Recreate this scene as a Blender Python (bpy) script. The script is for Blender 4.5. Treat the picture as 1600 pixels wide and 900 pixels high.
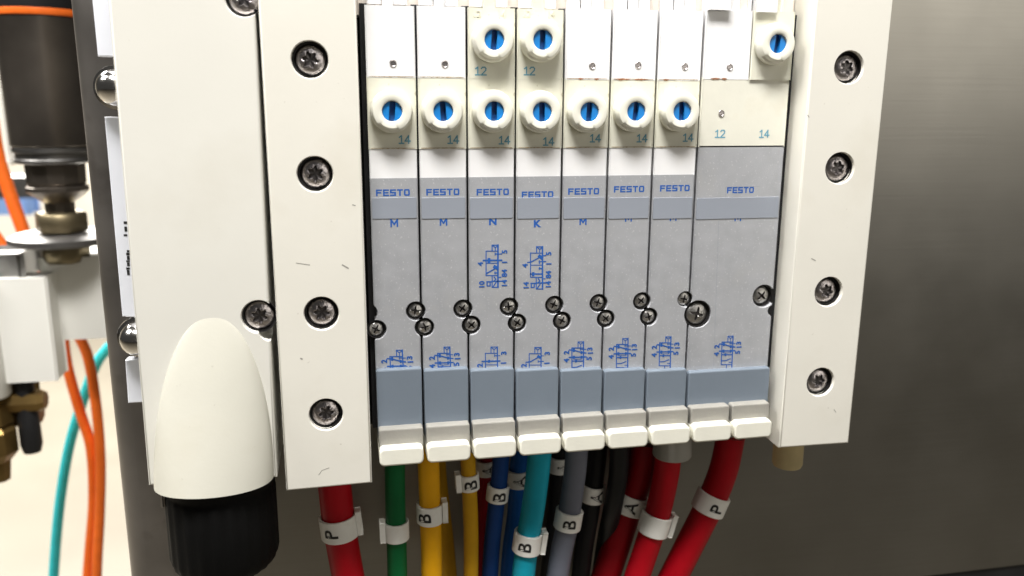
import bpy, bmesh, math, random
from mathutils import Vector, Matrix
random.seed(7)
MM = 0.001
PI = math.pi
sc = bpy.context.scene
for o in list(bpy.data.objects): bpy.data.objects.remove(o)

# ---------------------------------------------------------------- camera
# plane axes (right, down, into the wall) expressed in camera axes (right, down, forward)
RM = ((0.98028559, -0.03802257, 0.19389287), (-0.00555591, 0.97561714, 0.21940903), (-0.1975077, -0.21616076, 0.95617218))
FPX, CU, CV, DIST = 1308.0, 800.0, 450.0, 174.0
def world_axis(i):                                  # camera axis i in world axes (x right, y into the wall, z up)
    return Vector((RM[0][i], RM[2][i], -RM[1][i]))
cam_d = bpy.data.cameras.new('camera'); cam = bpy.data.objects.new('camera', cam_d); sc.collection.objects.link(cam)
cr, cd, cf = world_axis(0), world_axis(1), world_axis(2)
m = Matrix((cr, -cd, -cf)).transposed().to_4x4()
m.translation = Vector((0, -DIST*MM, 0)); cam.matrix_world = m
cam_d.sensor_width = 36; cam_d.lens = 36*FPX/1600
cam_d.clip_start = 0.005; cam_d.clip_end = 60
cam_d.dof.use_dof = True; cam_d.dof.focus_distance = 0.186; cam_d.dof.aperture_fstop = 17
sc.camera = cam
def P(u, v, h):                                     # photograph pixel -> (X, depth h, Z down) in mm at depth h behind the end plates' face
    a, b = u-CU, v-CV
    d = [r[0]*a + r[1]*b + r[2]*FPX for r in RM]
    k = (DIST+h)/d[2]
    return d[0]*k, d[1]*k
# ---------------------------------------------------------------- world, lamps, exposure
w = bpy.data.worlds.new('World'); sc.world = w; w.use_nodes = True
w.node_tree.nodes['Background'].inputs[0].default_value = (1.0, 0.97, 0.92, 1)
w.node_tree.nodes['Background'].inputs[1].default_value = 0.05
sc.view_settings.view_transform = 'Standard'; sc.view_settings.look = 'None'
sc.view_settings.gamma = 1; sc.view_settings.use_curve_mapping = False
sc.view_settings.exposure = 0.0
def area(name, loc, target, sx, sy, power, col=(1, 0.96, 0.9)):
    l = bpy.data.lights.new(name, 'AREA'); l.shape = 'RECTANGLE'; l.size = sx; l.size_y = sy; l.energy = power; l.color = col
    o = bpy.data.objects.new(name, l); sc.collection.objects.link(o); o.location = loc
    o.rotation_euler = (Vector(target)-Vector(loc)).to_track_quat('-Z', 'Y').to_euler(); return o
area('ceiling_lamp', (-0.03, -0.235, 0.56), (0.03, 0, -0.03), 0.30, 0.13, 10.2, (1, 0.975, 0.94))
area('panel_sheen_fill', (1.65, -2.2, 0.62), (0.15, 0, 0.1), 1.9, 1.25, 15.0, (1, 0.95, 0.85))  # added unseen area light, puts a sheen on the steel panel
area('room_lamp', (-0.75, 1.75, 1.2), (-0.65, 1.75, -0.75), 1.2, 1.2, 360.0, (1, 0.97, 0.91))
area('cable_fill', (-0.75, -0.02, 0.75), (-0.35, 0.3, -0.1), 0.5, 0.3, 14.0, (1, 0.97, 0.92))  # added unseen area light, brightens the background cables

# ---------------------------------------------------------------- materials
def nodes(name):
    mt = bpy.data.materials.new(name); mt.use_nodes = True
    nt = mt.node_tree; return mt, nt, nt.nodes['Principled BSDF']
def mat(name, col, rough=0.5, metal=0.0, var=0.06, scale=90.0, bump=0.05, bscale=900.0, spec=0.5, speck=None, coat=0.0, rvar=0.1, smudge=None):
    mt, nt, b = nodes(name)
    N, L = nt.nodes.new, nt.links.new
    tc = N('ShaderNodeTexCoord')
    def noise(s, d=4):
        n = N('ShaderNodeTexNoise'); n.inputs['Scale'].default_value = s; n.inputs['Detail'].default_value = d
        L(tc.outputs['Object'], n.inputs['Vector']); return n
    n1 = noise(scale)
    rp = N('ShaderNodeValToRGB'); rp.color_ramp.elements[0].position = 0.3; rp.color_ramp.elements[1].position = 0.7
    rp.color_ramp.elements[0].color = [c*(1-var) for c in col]+[1]; rp.color_ramp.elements[1].color = [min(1, c*(1+var)) for c in col]+[1]
    L(n1.outputs['Fac'], rp.inputs['Fac']); out = rp.outputs['Color']
    def over(out, s, lo, hi, c, amt, d=4):
        n = noise(s, d); r = N('ShaderNodeValToRGB'); r.color_ramp.elements[0].position = lo; r.color_ramp.elements[1].position = hi
        r.color_ramp.elements[1].color = (amt, amt, amt, 1)
        L(n.outputs['Fac'], r.inputs['Fac'])
        mx = N('ShaderNodeMix'); mx.data_type = 'RGBA'; L(r.outputs['Color'], mx.inputs['Factor']); L(out, mx.inputs['A']); mx.inputs['B'].default_value = (*c, 1)
        return mx.outputs['Result']
    if smudge: out = over(out, smudge[0], 0.55, 0.8, smudge[1], smudge[2], 6)
    if speck: out = over(out, speck[0], speck[1], speck[1]+0.06, speck[2], speck[3], 1)
    L(out, b.inputs['Base Color'])
    n2 = noise(bscale, 3)
    mr = N('ShaderNodeMapRange'); mr.inputs['To Min'].default_value = max(0.02, rough-rvar); mr.inputs['To Max'].default_value = min(1, rough+rvar)
    L(n1.outputs['Fac'], mr.inputs['Value']); L(mr.outputs['Result'], b.inputs['Roughness'])
    bp = N('ShaderNodeBump'); bp.inputs['Strength'].default_value = bump; bp.inputs['Distance'].default_value = 0.0004
    L(n2.outputs['Fac'], bp.inputs['Height']); L(bp.outputs['Normal'], b.inputs['Normal'])
    b.inputs['Metallic'].default_value = metal; b.inputs['Specular IOR Level'].default_value = spec
    if coat: b.inputs['Coat Weight'].default_value = coat
    return mt
M = {}
M['plate'] = mat('plate_plastic', (0.74, 0.722, 0.655), 0.42, var=0.025, scale=45, bump=0.04, speck=(900, 0.79, (0.30, 0.26, 0.2), 0.4), smudge=(38, (0.56, 0.52, 0.42), 0.5))
M['module'] = mat('module_plastic', (0.72, 0.71, 0.655), 0.38, var=0.03, scale=35, bump=0.035, speck=(900, 0.80, (0.28, 0.25, 0.2), 0.4), smudge=(30, (0.55, 0.52, 0.44), 0.45))
M['hood'] = mat('hood_plastic', (0.53, 0.52, 0.455), 0.45, var=0.04, scale=35, bump=0.08, speck=(900, 0.77, (0.28, 0.25, 0.2), 0.4), smudge=(45, (0.45, 0.42, 0.33), 0.4))
M['edge_shade'] = mat('edge_shade_steel', (0.29, 0.27, 0.25), 0.42, metal=0.9, var=0.2, scale=40, smudge=(90, (0.09, 0.07, 0.06), 0.6))  # panel edge steel darkened in colour to imitate its dark reflection
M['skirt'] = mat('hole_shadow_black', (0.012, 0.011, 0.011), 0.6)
M['white'] = mat('white_cover', (0.83, 0.83, 0.84), 0.33, var=0.02, scale=120, bump=0.05, smudge=(160, (0.72, 0.66, 0.56), 0.22))
M['cream'] = mat('cream_plastic', (0.72, 0.71, 0.605), 0.42, var=0.04, scale=150, bump=0.06, speck=(700, 0.73, (0.28, 0.24, 0.15), 0.5), smudge=(180, (0.55, 0.5, 0.36), 0.3))
M['knob'] = mat('knob_plastic', (0.78, 0.77, 0.68), 0.38, var=0.03, scale=200, bump=0.05, speck=(600, 0.75, (0.3, 0.25, 0.15), 0.5))
M['grey'] = mat('grey_cast_metal', (0.395, 0.405, 0.43), 0.46, metal=0.2, var=0.07, scale=260, bump=0.12, bscale=5000, speck=(2200, 0.66, (0.66, 0.66, 0.67), 0.45), smudge=(130, (0.35, 0.345, 0.33), 0.5))
M['label'] = mat('blue_grey_film', (0.27, 0.295, 0.345), 0.55, var=0.03, scale=60, bump=0.03)
M['tag'] = mat('standin_plate_plastic', (0.165, 0.20, 0.245), 0.5, var=0.05, scale=70, bump=0.05)
M['base'] = mat('sub_base_grey', (0.29, 0.28, 0.255), 0.55, var=0.08, scale=90, bump=0.12)
M['fit'] = mat('fitting_plastic', (0.78, 0.77, 0.68), 0.4, var=0.03, scale=140, bump=0.06, smudge=(200, (0.5, 0.42, 0.28), 0.3))
M['black'] = mat('black_plastic', (0.012, 0.012, 0.013), 0.5, var=0.2, scale=80, bump=0.1, spec=0.3)
M['gland'] = mat('gland_black', (0.003, 0.003, 0.003), 0.62, var=0.2, scale=80, bump=0.1, spec=0.1)
M['screw'] = mat('screw_steel', (0.50, 0.465, 0.47), 0.30, metal=1.0, var=0.22, scale=700, bump=0.25, bscale=1800, smudge=(600, (0.13, 0.11, 0.1), 0.5))
M['zinc'] = mat('zinc_screw', (0.50, 0.49, 0.475), 0.36, metal=1.0, var=0.2, scale=900, bump=0.25, bscale=2500, smudge=(800, (0.12, 0.11, 0.1), 0.6))
M['recess'] = mat('screw_recess', (0.13, 0.12, 0.12), 0.42, metal=1.0, var=0.2, scale=900)
M['chrome'] = mat('chrome', (0.72, 0.70, 0.67), 0.14, metal=1.0, var=0.05, scale=120, bump=0.05)
M['blue'] = mat('button_blue', (0.008, 0.20, 0.58), 0.38, var=0.05, scale=300)
M['bluedark'] = mat('button_slot_blue', (0.004, 0.06, 0.22), 0.5, var=0.1, scale=300)
M['print'] = mat('print_blue', (0.010, 0.09, 0.37), 0.6, var=0.14, scale=2500, bump=0)
M['printc'] = mat('print_cyan', (0.12, 0.34, 0.46), 0.6, var=0.22, scale=2500, bump=0)
M['emboss'] = mat('cream_emboss', (0.75, 0.73, 0.60), 0.4, var=0.03)
M['ink'] = mat('black_ink', (0.012, 0.012, 0.012), 0.6, var=0.2, scale=1500)
M['rust'] = mat('rust_stain', (0.30, 0.13, 0.06), 0.8, var=0.35, scale=1500)
M['dirt'] = mat('brown_dirt', (0.36, 0.265, 0.165), 0.8, var=0.3, scale=900)
M['marker'] = mat('marker_white', (0.82, 0.81, 0.77), 0.4, var=0.03, scale=300, smudge=(260, (0.45, 0.38, 0.3), 0.35))
M['plateL'] = mat('bracket_paint', (0.66, 0.68, 0.74), 0.4, var=0.03, scale=60)
def hose(name, c, r=0.42): return mat(name, c, r, spec=0.22, var=0.08, scale=160, bump=0.06, bscale=500, smudge=(180, tuple(x*0.6 for x in c), 0.3))
M['red'] = hose('hose_red', (0.38, 0.003, 0.010)); M['green'] = hose('hose_green', (0.004, 0.12, 0.035)); M['yellow'] = hose('hose_yellow', (0.78, 0.38, 0.006))
M['yellow2'] = hose('hose_yellow_dull', (0.56, 0.30, 0.01)); M['navy'] = hose('hose_blue', (0.006, 0.04, 0.17)); M['blueh'] = hose('hose_bright_blue', (0.006, 0.10, 0.38))
M['cyan'] = hose('hose_cyan', (0.008, 0.32, 0.44)); M['greyh'] = hose('hose_grey', (0.15, 0.16, 0.20)); M['blackh'] = hose('hose_black', (0.010, 0.010, 0.011))
M['dred'] = hose('hose_dark_red', (0.26, 0.003, 0.008))
M['orange'] = hose('hose_orange', (0.75, 0.14, 0.018)); M['cyanb'] = hose('hose_turquoise', (0.05, 0.74, 0.80))
M['beige'] = mat('beige_peg', (0.47, 0.38, 0.20), 0.6, var=0.1, scale=200, bump=0.15)
M['clear'] = mat('rail_plastic', (0.78, 0.71, 0.64), 0.3, var=0.06, scale=200, smudge=(200, (0.5, 0.32, 0.2), 0.4))
M['cylbody'] = mat('dark_polished_tube', (0.16, 0.14, 0.12), 0.3, metal=0.9, var=0.3, scale=30)
M['brass'] = mat('brass_fitting', (0.20, 0.13, 0.045), 0.42, metal=0.9, var=0.25, scale=60)
M['bronze'] = mat('bronze_nut', (0.20, 0.165, 0.10), 0.4, metal=0.85, var=0.2, scale=60)
M['steel'] = mat('dull_steel', (0.24, 0.235, 0.23), 0.4, metal=1.0, var=0.1, scale=60)
M['zincdull'] = mat('dull_zinc', (0.15, 0.145, 0.14), 0.5, metal=0.8, var=0.15, scale=60)
M['block'] = mat('white_block', (0.74, 0.735, 0.69), 0.5, var=0.04, scale=30)
M['bin'] = mat('blue_bin', (0.20, 0.33, 0.62), 0.5)
M['floor'] = mat('pale_floor', (0.105, 0.093, 0.072), 0.6, var=0.10, scale=3, bump=0.05, bscale=40, smudge=(2.0, (0.08, 0.063, 0.043), 0.6))
M['wallb'] = mat('room_wall', (0.62, 0.57, 0.48), 0.7, var=0.12, scale=3)
def brushed():
    mt, nt, b = nodes('brushed_steel'); N, L = nt.nodes.new, nt.links.new
    tc = N('ShaderNodeTexCoord'); mp = N('ShaderNodeMapping'); mp.inputs['Scale'].default_value = (25, 25, 1500)
    L(tc.outputs['Object'], mp.inputs['Vector'])
    n = N('ShaderNodeTexNoise'); n.inputs['Scale'].default_value = 1.0; n.inputs['Detail'].default_value = 5; L(mp.outputs['Vector'], n.inputs['Vector'])
    n2 = N('ShaderNodeTexNoise'); n2.inputs['Scale'].default_value = 14; n2.inputs['Detail'].default_value = 5; L(tc.outputs['Object'], n2.inputs['Vector'])
    r = N('ShaderNodeValToRGB'); r.color_ramp.elements[0].color = (0.27, 0.26, 0.235, 1); r.color_ramp.elements[1].color = (0.36, 0.345, 0.315, 1)
    r.color_ramp.elements[0].position = 0.3; r.color_ramp.elements[1].position = 0.7
    mx = N('ShaderNodeMath'); mx.operation = 'MULTIPLY_ADD'; mx.inputs[1].default_value = 0.18; L(n.outputs['Fac'], mx.inputs[0])
    m2 = N('ShaderNodeMath'); m2.operation = 'MULTIPLY'; m2.inputs[1].default_value = 0.82; L(n2.outputs['Fac'], m2.inputs[0]); L(m2.outputs[0], mx.inputs[2])
    L(mx.outputs[0], r.inputs['Fac']); L(r.outputs['Color'], b.inputs['Base Color'])
    b.inputs['Metallic'].default_value = 1.0; mr = N('ShaderNodeMapRange'); mr.inputs['To Min'].default_value = 0.29; mr.inputs['To Max'].default_value = 0.41
    n3 = N('ShaderNodeTexNoise'); n3.inputs['Scale'].default_value = 45; n3.inputs['Detail'].default_value = 7; L(tc.outputs['Object'], n3.inputs['Vector'])
    L(n3.outputs['Fac'], mr.inputs['Value']); L(mr.outputs['Result'], b.inputs['Roughness'])
    bp = N('ShaderNodeBump'); bp.inputs['Strength'].default_value = 0.05; bp.inputs['Distance'].default_value = 0.0002; L(n.outputs['Fac'], bp.inputs['Height']); L(bp.outputs['Normal'], b.inputs['Normal'])
    return mt
M['panel'] = brushed()

# ---------------------------------------------------------------- helpers
def V(x, h, zd): return Vector((x*MM, h*MM, -zd*MM))     # mm right, mm behind the plate face, mm down
def thing(name, label, cat, loc=(0, 0, 0), group=None):
    o = bpy.data.objects.new(name, None); sc.collection.objects.link(o); o.empty_display_size = 0.005
    o.location = V(*loc); o['label'] = label; o['category'] = cat
    if group: o['group'] = group
    return o
def link_mesh(name, me, mt, parent=None, label=None, origin=None):
    if mt is not None and not me.materials:
        for x in (mt if isinstance(mt, (list, tuple)) else [mt]): me.materials.append(x)
    o = bpy.data.objects.new(name, me); sc.collection.objects.link(o)
    if parent is not None:
        o.parent = parent
        pw = wloc(parent); o.location = (origin if origin is not None else Vector((0, 0, 0))) - pw
    elif origin is not None: o.location = origin
    if label: o['label'] = label
    return o
def wloc(o):
    v = Vector(o.location)
    while o.parent: o = o.parent; v = v + o.location
    return v
def smooth(me, ang=32):
    me.polygons.foreach_set('use_smooth', [True]*len(me.polygons))
    try: me.set_sharp_from_angle(angle=math.radians(ang))
    except Exception: pass
    tot = sum(p.area for p in me.polygons)
    for p in me.polygons:
        if len(p.vertices) > 4 or p.area > 0.08*tot: p.use_smooth = False
def part(name, bm, mt, parent=None, label=None, ang=32):     # bm is in world metres; the mesh keeps its own origin at its centre
    bmesh.ops.recalc_face_normals(bm, faces=bm.faces)
    xs = [v.co for v in bm.verts]
    c = Vector([(min(p[i] for p in xs)+max(p[i] for p in xs))/2 for i in range(3)])
    for v in bm.verts: v.co -= c
    me = bpy.data.meshes.new(name); bm.to_mesh(me); bm.free(); smooth(me, ang)
    return link_mesh(name, me, mt, parent, label, c)
def tag(o, label, cat, group=None, kind=None):
    if label: o['label'] = label
    if cat: o['category'] = cat
    if group: o['group'] = group
    if kind: o['kind'] = kind
    return o
def box(bm, x0, x1, h0, h1, z0, z1, bev=0.0, seg=2):
    b = bmesh.new(); bmesh.ops.create_cube(b, size=1)
    for v in b.verts: v.co = V((x0+x1)/2+v.co.x*(x1-x0), (h0+h1)/2+v.co.y*(h1-h0), (z0+z1)/2+v.co.z*(z1-z0))
    if bev: bmesh.ops.bevel(b, geom=b.edges[:], offset=bev*MM, segments=seg, profile=0.5, affect='EDGES')
    merge(bm, b); return bm
def merge(bm, b):
    me = bpy.data.meshes.new('tmp'); b.to_mesh(me); b.free(); bm.from_mesh(me); bpy.data.meshes.remove(me)
def prism(bm, out, h0, h1, bev=0.0, seg=2, mi=0):            # out: [(x, zdown)] outline in mm, extruded from h0 (front) to h1
    b = bmesh.new()
    f = [b.verts.new(V(x, h0, z)) for x, z in out]; k = [b.verts.new(V(x, h1, z)) for x, z in out]
    ff = b.faces.new(f); b.faces.new(k[::-1])
    n = len(out)
    for i in range(n): b.faces.new((f[i], k[i], k[(i+1) % n], f[(i+1) % n]))
    bmesh.ops.recalc_face_normals(b, faces=b.faces)
    if bev:
        es = [e for e in b.edges if e.verts[0] in set(f) and e.verts[1] in set(f)]
        bmesh.ops.bevel(b, geom=es, offset=bev*MM, segments=seg, profile=0.5, affect='EDGES', clamp_overlap=True)
    for q in b.faces: q.material_index = mi
    merge(bm, b); return bm
def rrect(x0, x1, z0, z1, r, n=5):
    o = []
    for cx, cz, a in ((x1-r, z0+r, -90), (x1-r, z1-r, 0), (x0+r, z1-r, 90), (x0+r, z0+r, 180)):
        for i in range(n+1):
            t = math.radians(a+90*i/n); o.append((cx+r*math.cos(t), cz+r*math.sin(t)))
    return o
def lathe(bm, prof, c, axis='h', n=32, rf=None, mi=0):        # prof: [(r, t)] along axis, t from c; axis 'h' (into wall) or 'z' (down) or 'x'
    b = bmesh.new(); rings = []
    for j, (r, t) in enumerate(prof):
        ring = []
        for i in range(n):
            a = 2*PI*i/n; rr = r*(rf(a, j) if rf else 1)
            p, q = rr*math.cos(a), rr*math.sin(a)
            if axis == 'h': co = V(c[0]+p, c[1]+t, c[2]+q)
            elif axis == 'z': co = V(c[0]+p, c[1]+q, c[2]+t)
            else: co = V(c[0]+t, c[1]+p, c[2]+q)
            ring.append(b.verts.new(co))
        rings.append(ring)
    for r0, r1 in zip(rings, rings[1:]):
        for i in range(n): b.faces.new((r0[i], r0[(i+1) % n], r1[(i+1) % n], r1[i]))
    if prof[0][0] > 1e-6: b.faces.new(rings[0])
    if prof[-1][0] > 1e-6: b.faces.new(rings[-1][::-1])
    bmesh.ops.remove_doubles(b, verts=b.verts, dist=1e-7)
    bmesh.ops.recalc_face_normals(b, faces=b.faces)
    for q in b.faces: q.material_index = mi
    merge(bm, b); return bm
# screw head as polar relief: dome, drive recess (lobed star or cross), rounded rim
def screw_mesh(name, R, drive, mats, rot=0.0, height=1.3):
    n = 72; bm = bmesh.new()
    def s(a):
        a += rot
        if drive == 'star': return R*(0.47+0.10*math.cos(6*a))
        c = abs(math.cos(2*a))**5
        return R*(0.22+0.42*c)
    ring_def = [('s', 0.0, 0.75), ('s', 0.35, 0.75), ('s', 0.82, 0.62), ('s', 0.96, 0.06), ('s', 1.06, 0.0)]
    dome = lambda r: 0.30*R*(r/R)**2
    rings = []
    for k, f, dp in ring_def[1:]:
        rings.append([(s(2*PI*i/n)*f, dp) for i in range(n)])
    for f in (0.5, 0.8, 1.0):
        rings.append([((1-f)*max(s(2*PI*i/n)*1.06, 0)+f*R*0.86, 0.0) for i in range(n)])
    vs = []
    for rg in rings:
        vs.append([bm.verts.new(V(r*math.cos(2*PI*i/n), dome(r)+d, r*math.sin(2*PI*i/n))) for i, (r, d) in enumerate(rg)])
    for r, t in ((0.95*R, dome(0.93*R)+0.04*R), (R, dome(R)+0.16*R), (R, height+0.6)):
        vs.append([bm.verts.new(V(r*math.cos(2*PI*i/n), t, r*math.sin(2*PI*i/n))) for i in range(n)])
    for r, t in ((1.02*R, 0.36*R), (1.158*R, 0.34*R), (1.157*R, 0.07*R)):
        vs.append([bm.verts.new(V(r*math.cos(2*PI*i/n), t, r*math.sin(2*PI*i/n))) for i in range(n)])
    c = bm.verts.new(V(0, 0.8, 0))
    for i in range(n):
        f = bm.faces.new((c, vs[0][i], vs[0][(i+1) % n])); f.material_index = 1
    for j in range(len(vs)-1):
        for i in range(n):
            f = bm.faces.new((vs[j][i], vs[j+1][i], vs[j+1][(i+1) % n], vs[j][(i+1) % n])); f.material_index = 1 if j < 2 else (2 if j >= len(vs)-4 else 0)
    bmesh.ops.recalc_face_normals(bm, faces=bm.faces)
    me = bpy.data.meshes.new(name); bm.to_mesh(me); bm.free(); smooth(me, 40)
    for x in mats: me.materials.append(x)
    return me
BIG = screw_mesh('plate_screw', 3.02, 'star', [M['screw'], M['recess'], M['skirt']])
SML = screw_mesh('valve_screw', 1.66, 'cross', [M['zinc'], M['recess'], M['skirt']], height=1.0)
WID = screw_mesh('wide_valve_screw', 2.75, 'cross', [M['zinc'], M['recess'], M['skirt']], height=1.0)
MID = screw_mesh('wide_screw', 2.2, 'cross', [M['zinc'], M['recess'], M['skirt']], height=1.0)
def put_screw(me, x, h, z, parent, rot):
    o = link_mesh('screw', me, None, parent, None, V(x, h, z)); o.rotation_euler = (random.uniform(-.05, .05), rot, random.uniform(-.05, .05)); return o
_cut = [0]
def boolean(bm, cut):                                        # subtract cut from bm, both in world metres
    def ob(b):
        bmesh.ops.recalc_face_normals(b, faces=b.faces)
        me = bpy.data.meshes.new('tmpb'); b.to_mesh(me); b.free(); o = bpy.data.objects.new('tmpb', me); sc.collection.objects.link(o); return o
    a, c = ob(bm), ob(cut)
    for o in (a, c): o.scale = (1000, 1000, 1000)
    md = a.modifiers.new('b', 'BOOLEAN'); md.object = c; md.operation = 'DIFFERENCE'; md.solver = 'EXACT'; md.use_self = True
    bpy.context.view_layer.update()
    me = bpy.data.meshes.new_from_object(a.evaluated_get(bpy.context.evaluated_depsgraph_get()))
    out = bmesh.new(); out.from_mesh(me)
    for o in (a, c): bpy.data.objects.remove(o)
    return out
# text mesh (flat, local mm: x right, y up, centred)
_tx = {}
def text_geo(s, size, bold=0.0, sub=False):
    k = (s, size, bold, sub)
    if k in _tx: return _tx[k]
    cu = bpy.data.curves.new('t', 'FONT'); cu.body = s; cu.size = size; cu.offset = bold; cu.align_x = 'CENTER'; cu.resolution_u = 3
    o = bpy.data.objects.new('t', cu); sc.collection.objects.link(o); bpy.context.view_layer.update()
    me = bpy.data.meshes.new_from_object(o.evaluated_get(bpy.context.evaluated_depsgraph_get()))
    b = bmesh.new(); b.from_mesh(me)
    if sub:
        bmesh.ops.triangulate(b, faces=b.faces[:]); bmesh.ops.subdivide_edges(b, edges=b.edges[:], cuts=5)
    ys = [v.co.y for v in b.verts]; cy = (min(ys)+max(ys))/2; xs = [v.co.x for v in b.verts]; cx = (min(xs)+max(xs))/2
    vs = [(v.co.x-cx, v.co.y-cy) for v in b.verts]; b.verts.index_update()
    fs = [[v.index for v in f.verts] for f in b.faces]; b.free(); bpy.data.objects.remove(o)
    _tx[k] = (vs, fs); return _tx[k]
def flat_text(bm, s, x, z, h, cap, rot=0.0, sx=1.0, bold=0.0):  # cap height in mm
    vs, fs = text_geo(s, cap/0.70, bold); ca, sa = math.cos(rot), math.sin(rot)
    v2 = [bm.verts.new(V(x+(p*sx*ca-q*sa), h, z-(p*sx*sa+q*ca))) for p, q in vs]
    for f in fs:
        try: bm.faces.new([v2[i] for i in f])
        except ValueError: pass
DIG = {'1': [[(-.30, .28), (.02, .5), (.02, -.5)], [(-.34, -.5), (.36, -.5)]], '2': [[(-.36, .30), (-.2, .48), (.16, .5), (.34, .32), (.3, .1), (-.36, -.5), (.38, -.5)]],
       '4': [[(.16, -.5), (.16, .5), (-.38, -.2), (.40, -.2)]]}
def stroke_num(bm, t, x, z, h, cap):
    for i, c in enumerate(t):
        cx = x+(i-(len(t)-1)/2)*cap*0.72
        for pl in DIG[c]: stroke(bm, [(cx+a*cap*0.78, z-b*cap*0.88) for a, b in pl], cap*0.15, h)
def plate_rect(bm, x0, x1, z0, z1, h): bm.faces.new([bm.verts.new(V(*p)) for p in ((x0, h, z0), (x0, h, z1), (x1, h, z1), (x1, h, z0))])
LET = {'F': [(0, 0, .28, 1), (.28, .78, 1, 1), (.28, .40, .9, .62)], 'E': [(0, 0, .28, 1), (.28, .78, 1, 1), (.28, .39, .92, .61), (.28, 0, 1, .22)],
       'S': [(0, .78, 1, 1), (0, .61, .28, .78), (0, .39, 1, .61), (.72, .22, 1, .39), (0, 0, 1, .22)], 'T': [(0, .78, 1, 1), (.36, 0, .64, .78)],
       'O': [(0.08, .78, .92, 1), (0, .16, .28, .84), (.72, .16, 1, .84), (0.08, 0, .92, .22)]}
def wide_word(bm, s, x, z, h, width, height):
    n = len(s); lw = width/(n+(n-1)*0.16); x0 = x-width/2
    for i, c in enumerate(s):
        for j, (a, b, c1, d) in enumerate(LET[c]):
            plate_rect(bm, x0+i*lw*1.16+a*lw, x0+i*lw*1.16+c1*lw, z+height/2-d*height, z+height/2-b*height, h-0.0015*(j % 3))
_sk = [0]
def stroke(bm, pts, wd, h):                                   # flat line through pts (mm), each stroke on its own hair-thin level
    for (x0, z0), (x1, z1) in zip(pts, pts[1:]):
        dx, dz = x1-x0, z1-z0; l = math.hypot(dx, dz) or 1e-6; nx, nz = -dz/l*wd/2, dx/l*wd/2
        ex, ez = dx/l*wd*0.4, dz/l*wd*0.4
        _sk[0] += 1; hh = h-0.0014*(_sk[0] % 17)
        bm.faces.new([bm.verts.new(V(a, hh, b)) for a, b in ((x0-ex+nx, z0-ez+nz), (x0-ex-nx, z0-ez-nz), (x1+ex-nx, z1+ez-nz), (x1+ex+nx, z1+ez+nz))])

# ---------------------------------------------------------------- room behind
def sheet(name, pts, mt, **kw):
    bm = bmesh.new(); bm.faces.new([bm.verts.new(Vector(p)) for p in pts]); return bm
fl = bmesh.new(); bmesh.ops.create_grid(fl, x_segments=8, y_segments=8, size=6)
for v in fl.verts: v.co.z = -0.75; v.co.y += 1.5
o = part('floor', fl, M['floor']); o['kind'] = 'structure'
bm = bmesh.new(); box(bm, -6000, 5000, 4200, 4300, -2500, 749, 0)
o = part('rear_wall', bm, M['wallb']); o['kind'] = 'structure'

# ---------------------------------------------------------------- steel panel with rounded left edge
pn = thing('steel_panel', 'brushed steel cabinet panel behind the valve row with rounded left edge', 'panel', (60, 35, 120))
bm = bmesh.new(); pts = []
R_ = 5.2; xl = -58.2
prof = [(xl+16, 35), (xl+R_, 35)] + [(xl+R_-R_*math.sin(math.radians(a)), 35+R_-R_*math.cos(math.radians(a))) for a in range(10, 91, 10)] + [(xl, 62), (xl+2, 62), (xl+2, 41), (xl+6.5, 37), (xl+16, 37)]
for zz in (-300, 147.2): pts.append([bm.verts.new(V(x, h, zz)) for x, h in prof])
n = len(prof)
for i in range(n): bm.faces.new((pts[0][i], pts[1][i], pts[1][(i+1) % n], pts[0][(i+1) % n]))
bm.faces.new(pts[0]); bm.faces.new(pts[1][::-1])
part('panel_edge', bm, M['edge_shade'], pn)  # rounded edge of the same panel, its darker look put into the colour
bm = bmesh.new(); box(bm, xl+16.2, 420, 35, 37, -300, 147.2); part('sheet', bm, M['panel'], pn)
bm = bmesh.new(); box(bm, xl+8, 420, 35.6, 75, 147.3, 190, 0.8); part('bottom_lip', bm, M['black'], pn)

# ---------------------------------------------------------------- rear bracket with cap nuts
rb = thing('mounting_bracket', 'pale blue-white mounting bracket peeking out left of the connection module', 'bracket', (-40, 20, 70))
bm = bmesh.new()
out = [(-48.9, -40), (-48.9, -8.3), (-44.6, -8.3), (-44.6, 4.0), (-48.8, 4.0), (-49.2, 47.6), (-45.0, 48.2), (-45.0, 57.4), (-49.5, 57.8), (-49.8, 68.0), (-20, 68.0), (-20, -40)]
prism(bm, out, 20, 23, 0.25); part('bracket_plate', bm, M['plateL'], rb)
bm = bmesh.new()
prism(bm, [(-45.2, -9), (-45.2, 5), (-20, 5), (-20, -9)], 25, 26); prism(bm, [(-45.6, 47), (-45.6, 58.5), (-20, 58.5), (-20, 47)], 25, 26)
part('backing_strip', bm, M['plateL'], rb)
for cx, cz in ((-45.9, -2.0), (-46.2, 52.6)):
    bm = bmesh.new()
    lathe(bm, [(0, -5.2), (1.2, -5.1), (2.4, -4.5), (3.3, -3.3), (3.8, -1.8), (3.9, -0.4), (4.6, -0.2), (4.75, 0.5), (4.7, 6)], (cx, 20.5, cz), n=28)
    part('cap_nut', bm, M['chrome'], rb, ang=40)
bm = bmesh.new()
for i, (y0, y1) in enumerate(((346, 350), (354, 362), (366, 369), (391, 394), (395, 399), (400, 406), (407, 409), (410, 416), (418, 421), (422, 430))):
    x0 = 193 if y1 < 370 else 197
    a = P(x0+(i % 2), y0, 19.9); b_ = P(x0+6, y1, 19.9); plate_rect(bm, a[0], b_[0], a[1], b_[1], 19.93)
part('printed_mark', bm, M['ink'], rb)

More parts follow.
